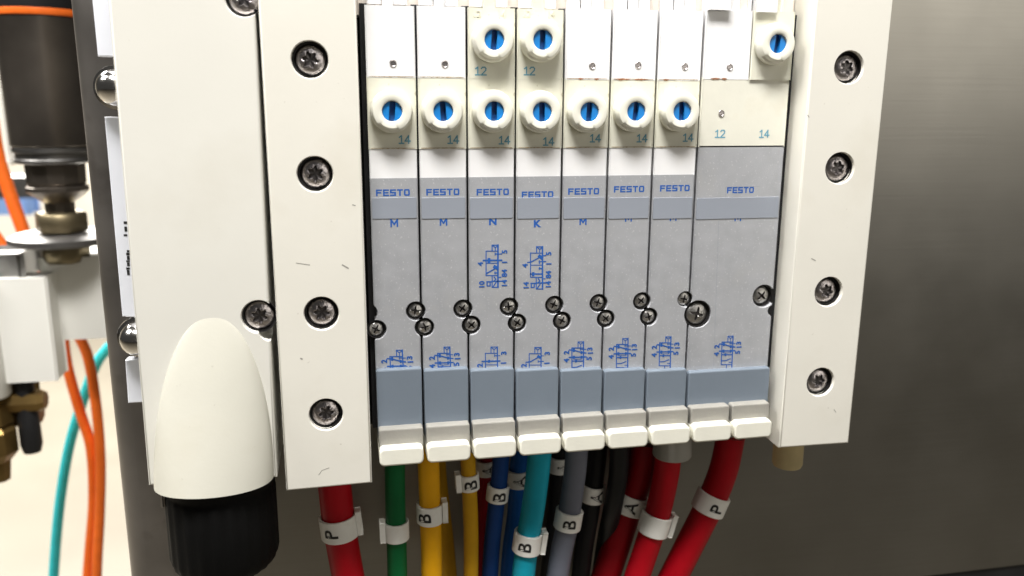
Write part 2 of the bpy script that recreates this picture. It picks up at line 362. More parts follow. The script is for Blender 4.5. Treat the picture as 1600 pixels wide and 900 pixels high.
# ---------------------------------------------------------------- manifold block behind the valves
mb = thing('manifold_block', 'dark manifold block behind the valves with white fitting blocks along its lower edge', 'manifold', (53, 30, 80))
bm = bmesh.new(); box(bm, 2, 104, 14, 34.8, -24, 74, 0.6); part('block_body', bm, M['black'], mb)
for k in range(9):
    x = 5.45+10.5*k if k < 8 else 101.3
    bm = bmesh.new(); box(bm, x-0.75, x+0.75, 7.4, 14.5, -19, 73, 0.0); part('gap_shade', bm, M['black'], mb)  # black strip added to paint the shade in the gap between valves
PITCH, B0, HV = 10.5, 5.45, 5.5
for k in range(9):
    x0 = B0+PITCH*k
    bm = bmesh.new(); prism(bm, rrect(x0+0.35, x0+PITCH-0.35, 71.3, 76.6, 0.5), 1.6, 14, 0.3)
    part('sub_base', bm, M['base'], mb)
    bm = bmesh.new(); prism(bm, rrect(x0+0.25, x0+PITCH-0.55, 74.9, 79.1+0.02*k, 1.1), -0.6, 15, 0.45, 3)
    part('fitting_block', bm, M['fit'], mb)
for k in range(9):
    bm = bmesh.new(); c = (B0+PITCH*(k+0.5), 11, 78)
    lathe(bm, [(4.3, -4), (4.4, 3.4), (4.2, 4.0), (3.6, 4.0), (3.5, 3.0)], c, 'z', 32); part('push_ring', bm, M['base'], mb, ang=40)

x_, z_ = P(1050, 706, 15.5); bm = bmesh.new()
lathe(bm, [(4.6, -7), (4.9, -1), (5.0, 0.6), (4.7, 1.0), (4.0, 1.0), (3.9, 0.2)], (x_, 15.5, z_), 'z', 32); part('fitting_sleeve', bm, M['base'], mb, ang=40)
# ---------------------------------------------------------------- end plates
SCREW_Z = (-7.45, 14.85, 43.83, 66.24)
def end_plate(x0, x1, bot0, bot1, xs, label, rots, bev_l=0.5):
    t = thing('end_plate', label, 'end plate', ((x0+x1)/2, 20, bot0), 'end plates of the valve row')
    bm = bmesh.new(); prism(bm, [(x0, -45), (x1, -45), (x1, bot1), (x0, bot0)], 0, 34.5, 0.45, 3)
    cut = bmesh.new()
    for z in SCREW_Z:
        lathe(cut, [(4.1, -1), (3.82, -0.12), (3.62, 0.10), (3.52, 0.38), (3.5, 3.2)], (xs, 0, z), n=56)
    bm = boolean(bm, cut)
    bmesh.ops.scale(bm, vec=(1, 1, 1), verts=bm.verts)
    part('plate_body', bm, M['plate'], t, ang=40)
    for z, r in zip(SCREW_Z, rots): put_screw(BIG, xs, 0.55, z, t, r)
    return t
LP = end_plate(-14.5, 3.95, 83.25, 83.0, -5.32, 'tall white end plate with four dark star screws on the left, between module and valves', (0.2, 0.55, 0.1, 0.9))
RP = end_plate(102.1, 120.95, 82.6, 82.85, 111.6, 'tall white end plate with four dark star screws to the right of the wide valve', (0.4, 0.8, 0.3, 1.0))
bm = bmesh.new()
for (u0, v0, u1, v1, wd) in ((463, 411, 484, 414, .16), (535, 414, 544, 419, .3), (498, 742, 503, 735, .12), (503, 735, 514, 731, .12)):
    stroke(bm, [P(u0, v0, 0), P(u1, v1, 0)], wd, -0.02)
part('scuff', bm, M['base'], LP)
for par, marks in ((RP, ((1268, 404, 1274, 407, .2), (1303, 640, 1306, 644, .16), (1262, 180, 1264, 183, .2))), (LP, ((551, 320, 555, 321, .2), (470, 560, 472, 561, .3)))):
    for u0, v0, u1, v1, wd in marks:
        bm = bmesh.new(); stroke(bm, [P(u0, v0, 0), P(u1, v1, 0)], wd, -0.02); part('scuff', bm, M['base'], par)
# raised D-shaped moulding mark near the plate's foot
# peg under right plate
bm = bmesh.new(); lathe(bm, [(3.75, -8), (3.8, 5.9), (3.5, 6.6), (2.8, 6.9), (0, 6.9)], (109.3, 8, 84.6), 'z', 28)
pg = part('plastic_peg', bm, M['beige'], None, ang=40); tag(pg, 'short tan plastic peg sticking down under the right end plate', 'peg')

# ---------------------------------------------------------------- connection module on the left
cm = thing('connection_module', 'broad white connection module with a bulging cable hood, leftmost of the unit', 'module', (-29, 12, 82))
a = P(172, 40, 0); b_ = P(232, 756, 0); c_ = P(399.5, 40, 0); d_ = P(433, 744, 0)
def ext(p, q, z): k = (z-p[1])/(q[1]-p[1]); return (p[0]+(q[0]-p[0])*k, z)
bm = bmesh.new(); prism(bm, [ext(a, b_, -45), ext(c_, d_, -45), ext(c_, d_, 79.9), ext(a, b_, 79.5)], 0, 24, 0.5, 3)
cut = bmesh.new()
for z, x in ((43.95, -17.95), (-18.6, -17.1)):
    lathe(cut, [(4.0, -1), (3.7, -0.1), (3.5, 0.15), (3.42, 0.4), (3.4, 3.2)], (x, 0, z), n=56)
lathe(cut, [(2.6, -1), (2.4, 0.2), (2.3, 6)], (-15.9, 0, 46.9), n=32)
bm = boolean(bm, cut); part('front_cover', bm, M['module'], cm, ang=40)
put_screw(BIG, -17.85, 0.5, 43.95, cm, 0.35); put_screw(BIG, -17.1, 0.5, -18.6, cm, 0.1)
# hood: half-elliptic sections growing from nothing to a full bulge
bm = bmesh.new(); secs = []; NS, NA = 40, 40
for i in range(NS+1):
    t = (i/NS)**1.6; z = 43.0+(79.3-43.0)*t
    wv = 12.1*math.sqrt(max(0, 1-(1-min(t*1.0, 1))**2)); wv = wv if t < 0.9 else wv
    dv = 8.8*(t**0.92)
    cx = -27.2-1.75*t
    secs.append([bm.verts.new(V(cx-max(wv, .05)*math.cos(PI*j/NA), 0.25-max(dv, .02)*math.sin(PI*j/NA)**0.85 if 0 < j < NA else 0.25, z)) for j in range(NA+1)])
for s0, s1 in zip(secs, secs[1:]):
    for j in range(NA): bm.faces.new((s0[j], s0[j+1], s1[j+1], s1[j]))
bm.faces.new(secs[-1])
part('cable_hood', bm, M['hood'], cm, ang=50)
# black cable gland below
gl = thing('cable_gland', 'bulky black cable gland hanging below the white module hood', 'cable gland', (-29, 3, 104))
bm = bmesh.new()
lathe(bm, [(11.5, -6), (11.5, 2.6), (11.25, 3.2), (11.25, 4.0), (11.5, 4.6), (11.5, 19.0), (11.1, 20.8), (10.2, 22.2), (9.0, 23.0), (7.5, 23.4), (5.6, 23.5), (5.6, 34)], (-28.6, 4.5, 78.5), 'z', 96, rf=lambda a, j: 1+(0.011*math.cos(24*a) if 3 < j < 8 else 0))
part('gland_body', bm, M['gland'], gl, ang=35)
bm = bmesh.new(); box(bm, -40.0, -38.4, 1, 9, 79.2, 84.5, 0.5); part('side_clamp', bm, M['edge_shade'], gl)

# ---------------------------------------------------------------- valves
TOPZ, ZA, ZB, ZC = -18.3, -4.55, 10.05, 16.45
def knob_part(x, z, parent):
    bm = bmesh.new()
    cutf = lambda a, j: 1.0-(0.085 if (j in (3, 4, 5) and abs(((a-PI/2-0.25+PI) % (2*PI))-PI) < 0.62) else 0)
    lathe(bm, [(4.42, 3.2), (4.42, 1.7), (4.30, 1.3), (4.16, 1.1), (4.12, 0.55), (3.85, 0.12), (3.4, 0.0), (2.35, 0.0), (2.12, 0.12), (2.05, 0.35), (2.05, 2.2)], (x, 2.3, z), n=64, rf=cutf)
    k = part('override_knob', bm, M['knob'], parent, ang=38)
    bm = bmesh.new()
    for s in (-1, 1):
        o2 = [(x+s*0.60, z-1.9), (x+s*0.60, z+1.9)] + [(x+s*2.0*math.cos(t), z+2.0*math.sin(t)) for t in [math.radians(72-144*i/14) for i in range(15)]]
        prism(bm, o2, 2.85, 4.6, 0.08, 1, 0)
    lathe(bm, [(2.03, 1.55), (2.03, 2.1)], (x, 2.3, z), n=32, mi=1)
    bt = part('blue_button', bm, [M['blue'], M['bluedark']], k); bt.rotation_euler = (0, random.uniform(-.09, .09), 0)
    return k
def pin(x, z, parent):
    bm = bmesh.new()
    lathe(bm, [(0.72, -0.16), (0.66, -0.22), (0.52, -0.18), (0.46, 0.05), (0.4, 0.02), (0.2, -0.12), (0, -0.16)], (x, HV, z), n=24)
    part('pin', bm, M['screw'], parent, ang=60)
def block(name, x0, x1, z0, z1, h0, mt, parent, bev=0.22, label=None):
    bm = bmesh.new(); box(bm, x0, x1, h0, 13.4, z0, z1, bev); return part(name, bm, mt, parent, label)
def symbol_lower(kind, anchor):
    bm = bmesh.new(); h = HV-0.03
    if kind == 'A':
        A0 = P(770+1135/8, 510+190/8, HV); q = lambda a, b: P(770+a/8, 510+b/8, HV)
        S = [([(988, 512), (988, 268), (1130, 268)], .17), ([(1133, 190), (1133, 600)], .2), ([(1065, 268), (1065, 192), (1133, 192)], .14), ([(1072, 200), (1098, 222), (1128, 200)], .13),
             ([(1098, 222), (1098, 258)], .12), ([(955, 292), (1010, 296), (1105, 324), (1165, 332)], .2), ([(1092, 285), (1165, 285)], .13), ([(1095, 272), (1095, 300)], .1),
             ([(955, 386), (1165, 380)], .22), ([(988, 432), (1130, 432)], .2), ([(1010, 408), (1110, 408)], .08), ([(988, 512), (1050, 508), (1110, 484)], .17), ([(1095, 530), (1133, 530)], .13),
             ([(988, 512), (988, 560), (1133, 560)], .15), ([(1060, 560), (1060, 620), (1133, 620)], .14), ([(1012, 286), (1012, 308)], .35), ([(1108, 316), (1108, 334)], .32),
             ([(1012, 376), (1012, 392)], .35), ([(1108, 374), (1108, 390)], .32), ([(1040, 425), (1040, 440)], .3)]
        T = [('2', 920, 325), ('4', 920, 425), ('3', 1212, 282), ('1', 1220, 332), ('5', 1204, 400)]
    else:
        A0 = P(770+605/8, 510+260/8, HV); q = lambda a, b: P(770+a/8, 510+b/8, HV)
        S = [([(455, 600), (455, 340), (603, 340)], .14), ([(603, 260), (603, 600)], .19), ([(525, 340), (525, 262), (603, 262)], .14), ([(532, 270), (562, 292), (598, 270)], .13), ([(562, 292), (562, 332)], .12),
             ([(455, 482), (603, 482)], .13), ([(560, 515), (603, 515)], .13), ([(603, 437), (632, 437)], .17), ([(603, 368), (632, 368)], .13)]
        if kind == 'K': S += [([(415, 448), (470, 442), (585, 376)], .2), ([(568, 372), (590, 388)], .4), ([(565, 437), (603, 437)], .13), ([(567, 425), (567, 450)], .13)]
        else: S += [([(415, 440), (632, 434)], .22), ([(500, 428), (500, 448)], .3), ([(568, 368), (603, 368)], .13), ([(568, 356), (568, 380)], .13)]
        T = [('2', 388, 488), ('3', 680, 337), ('1', 676, 460)]
    dx, dz = anchor[0]-A0[0], anchor[1]-A0[1]
    for pts, wd in S: stroke(bm, [(q(a, b)[0]+dx, q(a, b)[1]+dz) for a, b in pts], wd*1.45, h)
    for s, a, b in T: flat_text(bm, s, q(a, b)[0]+dx, q(a, b)[1]+dz, h-0.03, 1.2, PI/2, 1.05, 0.07)
    return bm
def symbol_upper(kind):
    bm = bmesh.new(); h = HV-0.03
    oy = 0
    if kind == 'N':
        q = lambda a, b: P(720+a/9, 360+b/9, HV)
        S = [([(355, 290), (520, 290)], .13), ([(355, 290), (355, 635), (520, 635)], .16), ([(522, 205), (522, 800)], .26), ([(440, 290), (440, 207), (525, 207)], .17), ([(455, 217), (485, 243), (518, 217)], .15), ([(485, 243), (485, 280)], .14),
             ([(355, 460), (520, 460)], .13), ([(315, 422), (575, 420)], .26), ([(395, 405), (395, 438)], .45), ([(480, 330), (575, 330)], .16), ([(482, 315), (482, 348)], .14),
             ([(362, 605), (510, 520)], .2), ([(475, 510), (510, 530)], .5), ([(475, 597), (520, 597)], .18), ([(480, 580), (480, 612)], .14)]
        T = [('4', 275, 472), ('5', 615, 300), ('1', 615, 447), ('84', 612, 600), ('14', 612, 737), ('10', 295, 755)]
        X = 0; Y = 0
    else:
        q = lambda a, b: P(720+a/9, 360+b/9, HV)
        S = [([(978, 318), (1150, 318)], .13), ([(980, 318), (980, 658), (1140, 658)], .15), ([(1148, 228), (1148, 825)], .24), ([(1065, 318), (1065, 230), (1155, 230)], .16), ([(1078, 240), (1108, 266), (1145, 240)], .15), ([(1108, 266), (1108, 305)], .14),
             ([(980, 488), (1150, 488)], .13), ([(940, 450), (985, 445), (1150, 358), (1195, 352)], .19), ([(1105, 360), (1135, 385)], .5), ([(1100, 440), (1195, 436)], .17), ([(1105, 425), (1105, 465)], .16), ([(1100, 535), (1148, 535)], .18), ([(1105, 518), (1105, 550)], .14),
             ([(980, 612), (1148, 612)], .22), ([(1018, 600), (1018, 628)], .4)]
        T = [('4', 903, 495), ('5', 1235, 325), ('1', 1238, 470), ('84', 1232, 620), ('14', 1230, 755), ('14', 918, 768)]
        X = 620; Y = 22
    S += [([(440+X, 635+Y), (440+X, 800+Y), (522+X, 800+Y)], .16), ([(440+X, 715+Y), (600+X, 714+Y)], .2), ([(468+X, 655+Y), (492+X, 685+Y), (468+X, 712+Y)], .17), ([(458+X, 785+Y), (495+X, 730+Y)], .17),
          ([(522+X, 658+Y), (565+X, 658+Y)], .16), ([(365+X, 722+Y), (440+X, 722+Y)], .2), ([(370+X, 722+Y), (370+X, 780+Y), (412+X, 780+Y), (412+X, 722+Y)], .18)]
    for pts, wd in S: stroke(bm, [q(a, b) for a, b in pts], wd*1.45, h)
    for s, a, b in T: flat_text(bm, s, *q(a, b), h-0.03, 1.15, PI/2, 1.05, 0.06)
    return bm
ANCH = [(628.8, 546.9), (703, 541.9), (777.3, 541.9), (845.6, 542.5), (911.9, 533.8), (981.5, 528.5), (1048.5, 526), (1145.6, 525)]
LOGO = [(614, 301), (692, 300), (770, 300), (840, 304), (912, 299), (983, 295.5), (1054.5, 294), (1157, 297)]
LETT = [('M', 616, 348.5), ('M', 693, 346.5), ('N', 770, 346), ('K', 840, 349.5), ('M', 911, 345.5), ('M', 982, 340.5), ('M', 1052, 339.5), ('M', 1153, 340)]
N14 = [(632, 218), (708, 218), (788, 219), (857, 221), (930, 216), (1003, 216), (1075, 215)]
KN = [(613, 174), (693, 174), (773, 174), (848, 175), (922, 175), (995, 174), (1067, 174)]
PINS = [(614, 99), (695, 100), None, None, (925, 103), (997, 102), (1070, 104)]
LBL = ['narrow grey valve with one blue knob, beside the left end plate', 'narrow grey one-knob valve, second from the left end plate',
       'narrow valve with two blue knobs and a small letter N', 'narrow valve with two blue knobs and a small letter K',
       'narrow grey one-knob valve directly right of the two-knob pair', 'narrow one-knob valve with rust at its cover joint, sixth from the left',
       'narrow grey one-knob valve next to the wide valve']
CIRC = []
for k in range(9):
    b = B0+PITCH*k
    CIRC.append([(b-1.15, 45.6, 2.12), (b+0.70, 49.4, 2.12)])
CIRC[7] = [(B0+PITCH*7-1.0, 45.55, 1.85), (B0+PITCH*7+2.35, 49.3, 3.3)]
CIRC[8] = [(97.95, 45.6, 2.75), (100.7, 49.3, 1.3)]
for k in range(8):
    wide = k == 7
    x0 = B0+PITCH*k; x1 = x0+PITCH if not wide else 100.55
    g = 0.40; xa, xb = x0+g, x1-g
    zt = TOPZ-0.1*k if k not in (2, 3) else TOPZ-0.05
    t = thing('valve', LBL[k] if not wide else 'extra wide grey valve with a single blue knob at its upper right corner', 'valve', ((x0+x1)/2, 14, 60), 'valves in the row')
    zc = ZC if not wide else ZB
    bm = bmesh.new(); box(bm, xa, xb, HV, 13.5, zc+0.06, 72, 0.16)
    cut = bmesh.new()
    for cx, cz, r in CIRC[k]+CIRC[k+1]: lathe(cut, [(r+0.42, -1), (r+0.2, -0.06), (r+0.05, 0.12), (r, 0.34), (r, 4)], (cx, HV, cz), n=40)
    bm = boolean(bm, cut)
    part('valve_body', bm, M['grey'], t, ang=30)
    if not wide:
        two = k in (2, 3)
        if two:
            block('pilot_cover', xa+0.06, xb-0.06, zt, ZA, HV-0.05, M['cream'], t, label='cream upper cover with knob')
            block('neck', xa+3.3, xa+5.6, zt-4, zt+1, HV+0.4, M['cream'], t, 0.15)
        else:
            block('pilot_cover', xa+0.06, xb-0.06, zt, ZA, HV-0.05, M['white'], t)
            block('neck', xa+3.6, xa+5.4, zt-4, zt+1, HV+0.9, M['white'], t, 0.15)
        block('knob_block', xa+0.02, xb-0.02, ZA+0.05, ZB, HV, M['cream'], t)
        block('lower_cover', xa+0.05, xb-0.05, ZB+0.04, ZC, HV+0.1, M['white'], t, 0.18)
        u, v = KN[k]; q = P(u, v, 2.3); knob_part(q[0], q[1], t)
        bm = bmesh.new(); q = P(*N14[k], HV); stroke_num(bm, '14', q[0], q[1], HV-0.03, 1.8); part('number', bm, M['printc'], t)
        if two:
            u, v = ((773, 62), (849, 62))[k-2]; q = P(u, v, 2.3); knob_part(q[0], q[1], t)
            bm = bmesh.new(); q = P(*((751, 111), (827, 111))[k-2], HV); stroke_num(bm, '12', q[0], q[1], HV-0.08, 1.8); part('number', bm, M['printc'], t)
            bm = bmesh.new()
            for s, dx in (('12', -0.3), ('14', 4.9)):
                q = P((748, 826)[k-2], 21, HV); flat_text(bm, s, q[0]+dx, q[1], HV-0.2, 1.3, 0, 1, 0.02)
            ex = bmesh.ops.extrude_face_region(bm, geom=bm.faces[:])
            for v_ in [e for e in ex['geom'] if isinstance(e, bmesh.types.BMVert)]: v_.co.y += 0.16*MM
            part('moulded_number', bm, M['emboss'], t)
        else:
            q = P(*PINS[k], HV); pin(q[0], q[1], t)
    else:
        xm = 90.35
        block('pilot_cover', xa+0.1, xm-0.25, zt-0.1, ZA-0.35, HV-0.05, M['white'], t)
        block('neck', xa+4, xa+6, zt-4, zt+1, HV+0.9, M['white'], t, 0.15)
        block('pilot_block', xm+0.25, xb, zt-0.2, ZA-0.35, HV-0.4, M['cream'], t)
        block('neck', xm+3.2, xm+6.4, zt-5, zt+1, HV, M['cream'], t, 0.15)
        block('knob_block', xa, xb, ZA-0.3, ZB, HV, mat('cream_white_plastic', (0.73, 0.72, 0.63), 0.42, var=0.04, scale=120, bump=0.06, smudge=(150, (0.58, 0.5, 0.36), 0.25)), t, label='blank cream block without a knob')
        q = P(1217, 68, 2.3); knob_part(q[0], q[1], t)
        for p_ in ((1140, 105), (1127, 177)): q = P(*p_, HV); pin(q[0], q[1], t)
        bm = bmesh.new()
        for s, p_ in (('12', (1125, 209)), ('14', (1194, 209))): q = P(*p_, HV); stroke_num(bm, s, q[0], q[1], HV-0.03, 1.8)
        part('number', bm, M['printc'], t)
        bm = bmesh.new(); stroke(bm, [P(1134, 345, HV), P(1134, 292, HV), P(1187, 291, HV)], 0.07, HV-0.012); stroke(bm, [P(1123, 345, HV), P(1115, 572, HV)], 0.07, HV-0.012)
        part('label_edge', bm, M['label'], t)
    # screws in the gap on this valve's left, the wide valve also on its right
    if k > 0 and k < 7:
        put_screw(SML, CIRC[k][0][0]-0.1, HV+0.35, CIRC[k][0][1]-0.05, t, random.uniform(0, 1.5))
    if k == 0: put_screw(SML, CIRC[0][1][0]-0.12, HV+0.35, CIRC[0][1][1], t, 0.5)
    elif k < 7: put_screw(SML, CIRC[k][1][0]+0.1, HV+0.35, CIRC[k][1][1]+0.05, t, random.uniform(0, 1.5))
    if wide:
        put_screw(SML, CIRC[7][0][0]-0.1, HV+0.3, CIRC[7][0][1], t, 0.2)
        put_screw(WID, CIRC[7][1][0]-0.05, HV+0.1, CIRC[7][1][1], t, 0.25); put_screw(MID, 97.75, HV+0.5, 45.6, t, 0.75)
    # printing
    bm = bmesh.new(); q = P(*LOGO[k], HV); wide_word(bm, 'FESTO', q[0], q[1], HV-0.02, 7.15 if not wide else 6.7, 1.42); part('printed_word', bm, M['print'], t)
    bm = bmesh.new(); s, u, v = LETT[k]; q = P(u, v, HV); 
    if s == 'M': stroke(bm, [(q[0]-0.66, q[1]+0.72), (q[0]-0.66, q[1]-0.72), (q[0], q[1]+0.3), (q[0]+0.66, q[1]-0.72), (q[0]+0.66, q[1]+0.72)], 0.34, HV-0.02)
    else: flat_text(bm, s, q[0], q[1], HV-0.02, 1.5, 0, 1.1, 0.1)
    part('printed_letter', bm, M['print'], t)
    anc = P(*ANCH[k], HV)
    part('circuit_symbol', symbol_lower({2: 'N', 3: 'K'}.get(k, 'A'), anc), M['print'], t)
    if k in (2, 3): part('circuit_symbol', symbol_upper({2: 'N', 3: 'K'}[k]), M['print'], t)
    # blank stand-in strip and plate, added over blurred, unknown parts of the valve face
    xc = (xa+xb)/2; uu = 616+73.3*k if not wide else 1150
    z0 = P(uu, 308.5, HV)[1]; z1 = P(uu, 341.5, HV)[1]
    bm = bmesh.new(); prism(bm, rrect(xa+0.12, xb-0.12, z0, z1, 0.25, 3), HV-0.12, HV+0.05, 0.05, 1); part('standin_strip', bm, M['label'], t)
    z0 = P(uu, 577, 4.2)[1]
    bm = bmesh.new(); prism(bm, rrect(xa-0.15, xb+0.15, z0, 74.5, 0.5, 4), 3.9, HV+0.3, 0.3, 2)
    part('standin_plate', bm, M['tag'], t)
    if k < 7:
        for zl, nm in ((ZA, 'dirt_line'), (ZB, 'dirt_line'))[(1 if k in (2, 3) else 0):]:
            n_ = 26; up, lo = [], []
            for i in range(n_+1):
                x = xa+0.25+(xb-xa-0.5)*i/n_; e = max(0.0, math.sin(PI*i/n_))**0.3
                up.append((x, zl-0.02-0.05*e*random.random())); lo.append((x, zl+0.06+0.12*e*random.random()**2))
            bm = bmesh.new()
            for i in range(n_): bm.faces.new([bm.verts.new(V(x, HV-0.075, z)) for x, z in (up[i], up[i+1], lo[i+1], lo[i])])
            part(nm, bm, M['dirt'], t)
    if k in (4, 5, 6, 7):
        bm = bmesh.new()
        rng = ((903, 912), (928, 936)) if k == 4 else ((1036, 1046),) if k == 6 else ((960, 985), (990, 1012)) if k == 5 else ((1110, 1126), (1127, 1136), (1176, 1192))
        for a0, a1 in rng:
            n_ = 9; up, lo = [], []
            for i in range(n_+1):
                q = P(a0+(a1-a0)*i/n_, 122.5, HV); e = math.sin(PI*i/n_)
                up.append((q[0], (ZA if k < 7 else ZA-0.32)-0.06*e-random.uniform(0, .1)*e)); lo.append((q[0], (ZA if k < 7 else ZA-0.3)+0.2*e*random.uniform(.5, 1.6)+0.06))
            bm.faces.new([bm.verts.new(V(x, HV-0.09, z)) for x, z in up+lo[::-1]])
        part('rust_stain', bm, M['rust'], t)
# ---------------------------------------------------------------- rail above the valves
rl = thing('air_rail', 'cream rail with small bright contact windows just above the valves at the top edge', 'rail', (50, 9, -19))
bm = bmesh.new(); box(bm, 4.5, 101.5, 8.5, 14, -40, -17.2, 0.4); part('rail_body', bm, M['clear'], rl)
for k in range(18):
    x = B0+0.6+PITCH*0.5*k+0.5
    if x > 98: break
    bm = bmesh.new(); box(bm, x, x+2.3, 7.0, 9, -26, -19.2, 0.3); part('contact_window', bm, M['white'], rl)
bm = bmesh.new(); box(bm, 79.6, 84.3, 4.2, 8, -30, -19.6, 0.3); part('cover_tab', bm, M['white'], rl)
bm = bmesh.new(); box(bm, 90.9, 95.2, 4.2, 7, -30, -19.4, 0.3); part('cover_tab', bm, M['white'], rl)

# ---------------------------------------------------------------- hoses
def catmull(pts, n=10):
    out = []; p = [pts[0]*2-pts[1]]+pts+[pts[-1]*2-pts[-2]]
    for i in range(1, len(p)-2):
        for j in range(n):
            t = j/n; a, b, c, d = p[i-1], p[i], p[i+1], p[i+2]
            out.append(0.5*((2*b)+(c-a)*t+(2*a-5*b+4*c-d)*t*t+(3*b-a-3*c+d)*t**3))
    out.append(pts[-1]); return out
def tube(bm, path, r, n=20):
    prev = None; up = Vector((0, 1, 0)); first = None
    for i, p in enumerate(path):
        t = (path[min(i+1, len(path)-1)]-path[max(i-1, 0)]).normalized()
        s = t.cross(up).normalized(); u = s.cross(t)
        ring = [bm.verts.new(p+(s*math.cos(2*PI*k/n)+u*math.sin(2*PI*k/n))*r*MM) for k in range(n)]
        if prev:
            for k in range(n): bm.faces.new((prev[k], prev[(k+1) % n], ring[(k+1) % n], ring[k]))
        else: first = ring
        prev = ring
    bm.faces.new(first[::-1]); bm.faces.new(prev)
def hose_thing(name, label, pix, r, mt, markers=(), cat='hose', group='pneumatic hoses below the valves'):
    pts = []
    for u, v, h in pix:
        if h < 60: h = h*0.75+8
        x, z = P(u, v, h); pts.append(V(x, h, z))
    path = catmull(pts, 10)
    t = thing(name, label, cat, ((pts[0].x)/MM, pts[0].y/MM, -pts[0].z/MM), group)
    bm = bmesh.new(); tube(bm, path, r); part('tube', bm, mt, t, ang=60)
    for (v, ch, hgt, tabside, shift, lab) in markers:
        # nearest path point to image row v
        best = None
        for i in range(1, len(path)-1):
            x, h, z = path[i].x/MM, path[i].y/MM, -path[i].z/MM
            d = [x, z, DIST+h]; cu = sum(RM[k][0]*q for k, q in zip((0, 1, 2), d)); cv_ = sum(RM[k][1]*q for k, q in zip((0, 1, 2), d)); cw = sum(RM[k][2]*q for k, q in zip((0, 1, 2), d))
            vv = CV+FPX*cv_/cw
            if best is None or abs(vv-v) < best[0]: best = (abs(vv-v), i)
        i = best[1]; c = path[i]; ax = (path[i+1]-path[i-1]).normalized()
        fr = Vector((0, -1, 0)); fr = (fr-ax*fr.dot(ax)).normalized(); sd = ax.cross(fr).normalized()
        if sd.x < 0: sd = -sd
        W = lambda a, rr, s: c+(fr*math.cos(a)+sd*math.sin(a))*rr*MM+ax*s*MM
        bm = bmesh.new(); n = 40; rings = []
        for rr, s in ((r+0.06, -hgt/2+.1), (r+0.55, -hgt/2), (r+0.72, -hgt/2+.2), (r+0.72, hgt/2-.2), (r+0.55, hgt/2), (r+0.06, hgt/2-.1)):
            rings.append([bm.verts.new(W(2*PI*k/n, rr, s)) for k in range(n)])
        for a, b in zip(rings, rings[1:]+rings[:1]):
            for k in range(n): bm.faces.new((a[k], a[(k+1) % n], b[(k+1) % n], b[k]))
        if tabside:
            e = bmesh.new(); bmesh.ops.create_cube(e, size=1)
            for q in e.verts:
                q.co = c+sd*(tabside*(r+0.9)+q.co.x*0.9)*MM+fr*(0.9+q.co.y*2.6)*MM+ax*(q.co.z*hgt*1.05-0.5)*MM
            bmesh.ops.bevel(e, geom=e.edges[:], offset=0.2*MM, segments=1, affect='EDGES'); merge(bm, e)
        mk = part('hose_marker', bm, M['marker'], t, lab, ang=40)
        if ch:
            vs, fs = text_geo(ch, 3.3/0.70, 0.09, True); bm = bmesh.new()
            v2 = [bm.verts.new(W((-q+shift)/(r+0.75), r+0.79, -p)) for p, q in vs]
            for f in fs:
                try: bm.faces.new([v2[k] for k in f])
                except ValueError: pass
            part('marker_letter', bm, M['ink'], mk)
    return t
mk = lambda v, ch, hgt=5.0, tab=1, sh=0.0, lab=None: (v, ch, hgt, tab, sh, lab)
hose_thing('pneumatic_hose', 'thick red hose marked P under the left end plate', [(520, 730, 9), (524, 770, 9), (530, 820, 9), (542, 890, 9), (556, 960, 9)], 3.9, M['red'], [mk(822, 'P', 5.6, 1, -2.0)])
hose_thing('pneumatic_hose', 'green hose with a blank white marker below the first valve', [(618, 690, 9), (617, 740, 9), (618, 800, 9), (620, 860, 9), (622, 960, 9)], 2.45, M['green'], [mk(830, None, 4.8, -1)])
hose_thing('pneumatic_hose', 'thick bright yellow hose with a smudged B marker below the second valve', [(668, 690, 9), (670, 740, 9), (672, 800, 9), (674, 860, 9), (675, 960, 9)], 2.62, M['yellow'], [mk(800, 'B', 4.9, 1, -1.8)])
hose_thing('pneumatic_hose', 'thin dull yellow hose marked B, right of the thick yellow hose', [(730, 690, 13), (732, 740, 13), (735, 800, 13), (736, 860, 13), (735, 960, 13)], 1.9, M['yellow2'], [mk(753, 'B', 4.2, -1, 0.2)])
hose_thing('pneumatic_hose', 'dark blue hose marked B, left of the cyan hose', [(784, 690, 15), (781, 740, 15), (774, 800, 15), (768, 860, 15), (762, 960, 15)], 2.15, M['navy'], [mk(771, 'B', 4.2, 0, 0.0)])
hose_thing('pneumatic_hose', 'bright blue hose with a shaded A marker, partly behind the cyan hose', [(815, 690, 24), (809, 740, 24), (806, 800, 24), (798, 860, 23), (790, 960, 22)], 2.3, M['blueh'], [mk(748, 'A', 4.6, 0, 0.0)])
hose_thing('pneumatic_hose', 'thick cyan hose with a white B marker below the fourth valve', [(845, 690, 9), (840, 740, 9), (832, 800, 9), (822, 860, 9), (812, 960, 9)], 2.95, M['cyan'], [mk(847, 'B', 5.4, 1, -1.5)])
hose_thing('pneumatic_hose', 'thick grey hose with a white B marker below the fifth valve', [(902, 690, 11), (898, 740, 11), (888, 810, 11), (876, 870, 11), (862, 960, 11)], 2.85, M['greyh'], [mk(810, 'B', 5.0, 0, -0.6)])
hose_thing('pneumatic_hose', 'black hose with a shaded A marker, right of the grey hose', [(936, 690, 20), (930, 740, 20), (922, 800, 20), (912, 860, 20), (900, 960, 20)], 2.5, M['blackh'], [mk(767, 'A', 4.6, 0, 0.2)])
hose_thing('pneumatic_hose', 'black hose behind the cyan and grey hoses with a faint A marker', [(876, 690, 28), (872, 740, 28), (868, 800, 28), (860, 860, 28), (850, 960, 28)], 2.2, M['blackh'], [mk(726, 'A', 4.4, 0, 0.6)])
